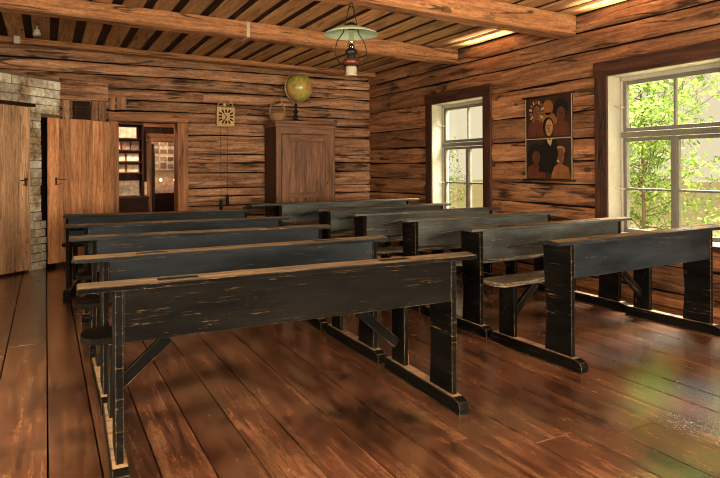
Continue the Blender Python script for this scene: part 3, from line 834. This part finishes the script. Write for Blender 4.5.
o = frame_thing('framed_picture', .84+.12, 10.26, 1.718, .36, .19, papers[0], 'wide pale picture on the top display shelf through the doorway', 'picture', 'pictures on the display shelves', .08)
for r, z in enumerate((1.533, 1.343, 1.163)):
    nms = (['left', 'middle', 'right'] if r == 0 else ['left', 'right'])
    n = len(nms); w = .42/n
    for k, nm in enumerate(nms):
        frame_thing('framed_picture', .95+k*w, 10.28, z, w-.015, .135 if r else .14, papers[(r*3+k*2) % 5],
                    '%s small picture on the %s display shelf through the doorway' % (nm, ('second highest', 'third highest', 'lowest')[r]), 'picture', 'pictures on the display shelves')
frame_thing('framed_picture', 1.0, 10.40, .775, .38, .26, papers[3], 'pale lit picture board leaning on the chest top in the back room', 'picture', 'pictures on the display shelves', .14)
frame_thing('leaning_board', 1.43, 10.32, .775, .06, .24, papers[3], 'narrow pale board leaning at the right end of the chest top', 'board', None, .12)
# far room: picture wall and lit case
o = tag(empty('picture_board', (1.72, 12.36, 1.19)), 'pale board covered with small pictures in the far room', 'notice board')
m = MB(); m.box(0, .75, 0, .03, 0, .62); m.build('board_back', papers[0], o)
rng = random.Random(3)
for r in range(4):
    for c in range(5):
        m = MB(); w = rng.uniform(.09, .13); h = rng.uniform(.08, .12); x = .02+c*.145; z = .03+r*.15
        m.box(x, x+w, -.008, 0, z, z+h); m.build('pinned_picture', papers[rng.choice((1, 2, 4, 2))], o)
o = tag(empty('display_case', (1.70, 12.05, 0)), 'dark display case with a lit slanted picture panel in the far room', 'display case')
m = MB(); m.box(0, .8, 0, .3, 0, .74)
for k in range(8): m.box(.03+k*.095, .09+k*.095, -.012, 0, .08, .68)
m.build('case_body', M['dark_wood'], o, bevel=.004)
m = MB(); m.hexa([(x, y+(z-.74)*.25, z) for z in (.742, 1.06) for y in (.02, .045) for x in (.03, .77)]); m.build('picture_panel', papers[1], o)
for x in (.28, .55):
    m = MB(); m.lathe([(.001, -.025), (.018, -.018), (.025, 0), (.018, .018), (.001, .025)], 12, (x, -.02, 1.0), cap=False)
    em = N('warm bulb'); e = em.n('Emission'); e.inputs[0].default_value = (1, .62, .3, 1); e.inputs[1].default_value = 14; em.l(e.outputs[0], em.out, 0)
    m.build('light_bulb', em.m, o)

# ------------------------------------------------------------------ outdoors
def grass_mat():
    s = N('meadow ground'); tc = s.n('TexCoord'); n = s.noise(tc.outputs['Object'], 3, (1, 1, 1), 8, .7)
    s.bsdf(s.ramp(n, [(.3, srgb('#b3a67c')), (.7, srgb('#d8c89c'))]), .9, .1); return s.m
m = MB(); m.box(5.2, 60, -30, 60, -.75, -.6); struct(m.build('ground', grass_mat()))
def leaf_mat(name, a, b):
    s = N(name); oi = s.n('Attribute', attribute_name='tone', attribute_type='GEOMETRY')
    c = s.ramp(s.g(oi.outputs['Fac'], -1, 1), [(0, srgb(a)), (1, srgb(b))])
    d = s.n('BsdfDiffuse'); s.l(c, d, 0); t = s.n('BsdfTranslucent'); s.l(c, t, 0)
    mx = s.n('MixShader'); mx.inputs[0].default_value = .5; s.l(d.outputs[0], mx, 1); s.l(t.outputs[0], mx, 2)
    s.l(mx.outputs[0], s.out, 0); return s.m
M['leaf'] = leaf_mat('spring leaves', '#55742a', '#94b05a'); M['bark'] = plain('bark', '#5a4c3c', .9, .2, nz=.4)
def tree(name, base, h, spread, nb, leaves, size, seed, label, lowest=.5):
    root = tag(empty(name, base), label, 'tree'); rng = random.Random(seed)
    t = MB(); lf = MB(); tips = []
    trunk = [Vector((.06*math.sin(i*1.3), .06*math.cos(i*.9), h*i/10)) for i in range(11)]
    t.tube(trunk, [.035*(1-.8*i/10) for i in range(11)], 8)
    for k in range(nb):
        z = lowest+(h-lowest)*rng.random()**.9; an = rng.uniform(0, 2*PI); L = spread*(1-.55*z/h)*rng.uniform(.7, 1.2)
        p0 = Vector((.06*math.sin(z/h*13), .06*math.cos(z/h*9), z)); pts = [p0]; d = Vector((math.cos(an), math.sin(an), rng.uniform(.0, .6))).normalized()
        for i in range(6):
            d = (d+Vector((rng.gauss(0, .18), rng.gauss(0, .18), rng.gauss(.02, .12)))).normalized(); pts.append(pts[-1]+d*L/6)
        t.tube(pts, [.012*(1-.85*i/6) for i in range(7)], 5)
        for i in range(1, 7):
            for _ in range(2):
                q = pts[i]+Vector((rng.gauss(0, 1), rng.gauss(0, 1), rng.gauss(0, 1)))*.14*spread/1.6
                t.tube([pts[i], q], [.006, .002], 4); tips.append(q); tips.append(pts[i])
    t.build('branches', M['bark'], root)
    for _ in range(leaves):
        c = rng.choice(tips)+Vector((rng.gauss(0, 1), rng.gauss(0, 1), rng.gauss(0, .8)))*.09
        n = Vector((rng.gauss(0, 1), rng.gauss(0, 1), rng.gauss(0, 1))).normalized(); a = n.orthogonal().normalized(); a = Matrix.Rotation(rng.uniform(0, 6.28), 3, n) @ a; b = n.cross(a)
        s_ = size*rng.uniform(.6, 1.3)
        vs = [c-a*s_, c-a*.2*s_+b*.45*s_+n*.1*s_, c+a*s_, c-a*.2*s_-b*.45*s_+n*.1*s_]
        lf.add(vs, [(0, 1, 2), (0, 2, 3)], [[(0, 0)]*3]*2, 0, rng.uniform(-1, 1))
    lf.build('foliage', M['leaf'], root, recalc=False)
    return root
tree('leafy_tree', (9.3, 6.9, -.6), 4.8, 2.6, 90, 15000, .05, 5, 'leafy green tree outside the large near window', .55)
tree('young_tree', (9.5, 13.2, -.6), 2.6, 1.0, 26, 620, .045, 6, 'young leafy tree outside the smaller far window', .5)

# ------------------------------------------------------------------ light
w = bpy.data.worlds.new('sky'); SC.world = w; w.use_nodes = True
nt = w.node_tree; bg = nt.nodes['Background']
bg.inputs[0].default_value = (1., .85, .59, 1); bg.inputs[1].default_value = 1.0
def area(name, loc, rot, sx, sy, power, col, portal=False):
    l = bpy.data.lights.new(name, 'AREA'); l.shape = 'RECTANGLE'; l.size = sx; l.size_y = sy; l.energy = power; l.color = col
    if portal: l.cycles.is_portal = True
    o = bpy.data.objects.new(name, l); COL.objects.link(o); o.location = loc; o.rotation_euler = rot
    return o
for W in (W1, W2):
    area('daylight_portal', (XR+.33, (W[0]+W[1])/2, (W[2]+W[3])/2), (0, math.radians(90), 0), 1.5, 1.1, 1, (1, 1, 1), True)
P_FRONT, P_SIDE, P_LEFT = 600, 500, 360
for F in FW:
    area('front_window_daylight', ((F[0]+F[1])/2, YF-.34, (F[2]+F[3])/2), (math.radians(90), 0, 0), 1.1, 1.5, P_FRONT, (1, .85, .66))
for F in LW:
    area('left_fill_light', (XL-.34, (F[0]+F[1])/2, (F[2]+F[3])/2), (0, math.radians(-90), 0), 1.5, 1.1, P_LEFT, (1, .84, .62))  # added fill light from the left, brightens the right wall
area('side_window_daylight', (XR+.34, (W3[0]+W3[1])/2, (W3[2]+W3[3])/2), (0, math.radians(90), 0), 1.5, 1.1, P_SIDE, (1, .93, .82))
for W, p in ((W1, 5500), (W2, 7500)):
    yc = (W[0]+W[1])/2; l_ = Vector((8.0, yc+.2, 6.6)); o = area('sky_fill_light', l_, (0, 0, 0), 3.6, 3.6, p, (1, .95, .82))  # added lamp out of view, strengthens the daylight through the window
    o.rotation_euler = (Vector((XR, yc, 1.3))-l_).to_track_quat('-Z', 'Y').to_euler()
sl = bpy.data.lights.new('sun', 'SUN'); sl.energy = .8; sl.angle = .05; sl.color = (1, .93, .8)
so = bpy.data.objects.new('sun', sl); COL.objects.link(so); so.rotation_euler = Vector((1, .25, -1.2)).to_track_quat('-Z', 'Y').to_euler()
def spot(name, loc, tgt, power, size, col, rad=.05, blend=.3):
    l = bpy.data.lights.new(name, 'SPOT'); l.energy = power; l.spot_size = math.radians(size); l.spot_blend = blend; l.color = col; l.shadow_soft_size = rad
    o = bpy.data.objects.new(name, l); COL.objects.link(o); o.location = loc
    o.rotation_euler = (Vector(tgt)-Vector(loc)).to_track_quat('-Z', 'Y').to_euler(); return o
# unseen lamps added to make a glow on the ceiling boards by the wall
for yy, p in ((5.62, 10), (3.72, 10)):
    o = area('ceiling_glow_fill', (4.66, yy, 2.47), (math.radians(180), 0, 0), .09, .75, p, (1, .83, .56)); o.data.spread = math.radians(75)
def point(name, loc, power, col, r=.03):
    l = bpy.data.lights.new(name, 'POINT'); l.energy = power; l.color = col; l.shadow_soft_size = r
    o = bpy.data.objects.new(name, l); COL.objects.link(o); o.location = loc; return o
point('shelf_lamp', (1.15, 9.7, 2.35), 52, (1, .76, .56)); point('case_lamp', (1.9, 11.5, 2.2), 60, (1, .78, .58))
spot('chest_lamp', (1.2, 9.6, 2.3), (1.2, 10.4, .85), 170, 30, (1, .78, .56))

# ------------------------------------------------------------------ camera
cd = bpy.data.cameras.new('camera'); cam = bpy.data.objects.new('camera', cd); COL.objects.link(cam)
yaw = math.radians(27.96); ro = math.radians(-.33)
fw = Vector((math.sin(yaw), math.cos(yaw), 0)); r = Vector((math.cos(yaw), -math.sin(yaw), 0)); u = r.cross(fw)
r2 = r*math.cos(ro)+u*math.sin(ro); u2 = u*math.cos(ro)-r*math.sin(ro)
cam.matrix_world = Matrix(((r2.x, u2.x, -fw.x, 0), (r2.y, u2.y, -fw.y, 0), (r2.z, u2.z, -fw.z, 1.25), (0, 0, 0, 1)))
cd.sensor_width = 36; cd.lens = 592/720*36; cd.shift_y = -(239-166)/720; cd.clip_start = .05
SC.camera = cam
SC.view_settings.view_transform = 'Standard'; SC.view_settings.look = 'None'; SC.view_settings.gamma = 1; SC.view_settings.use_curve_mapping = False
SC.view_settings.exposure = 0.
SC.cycles.filter_width = 1.1
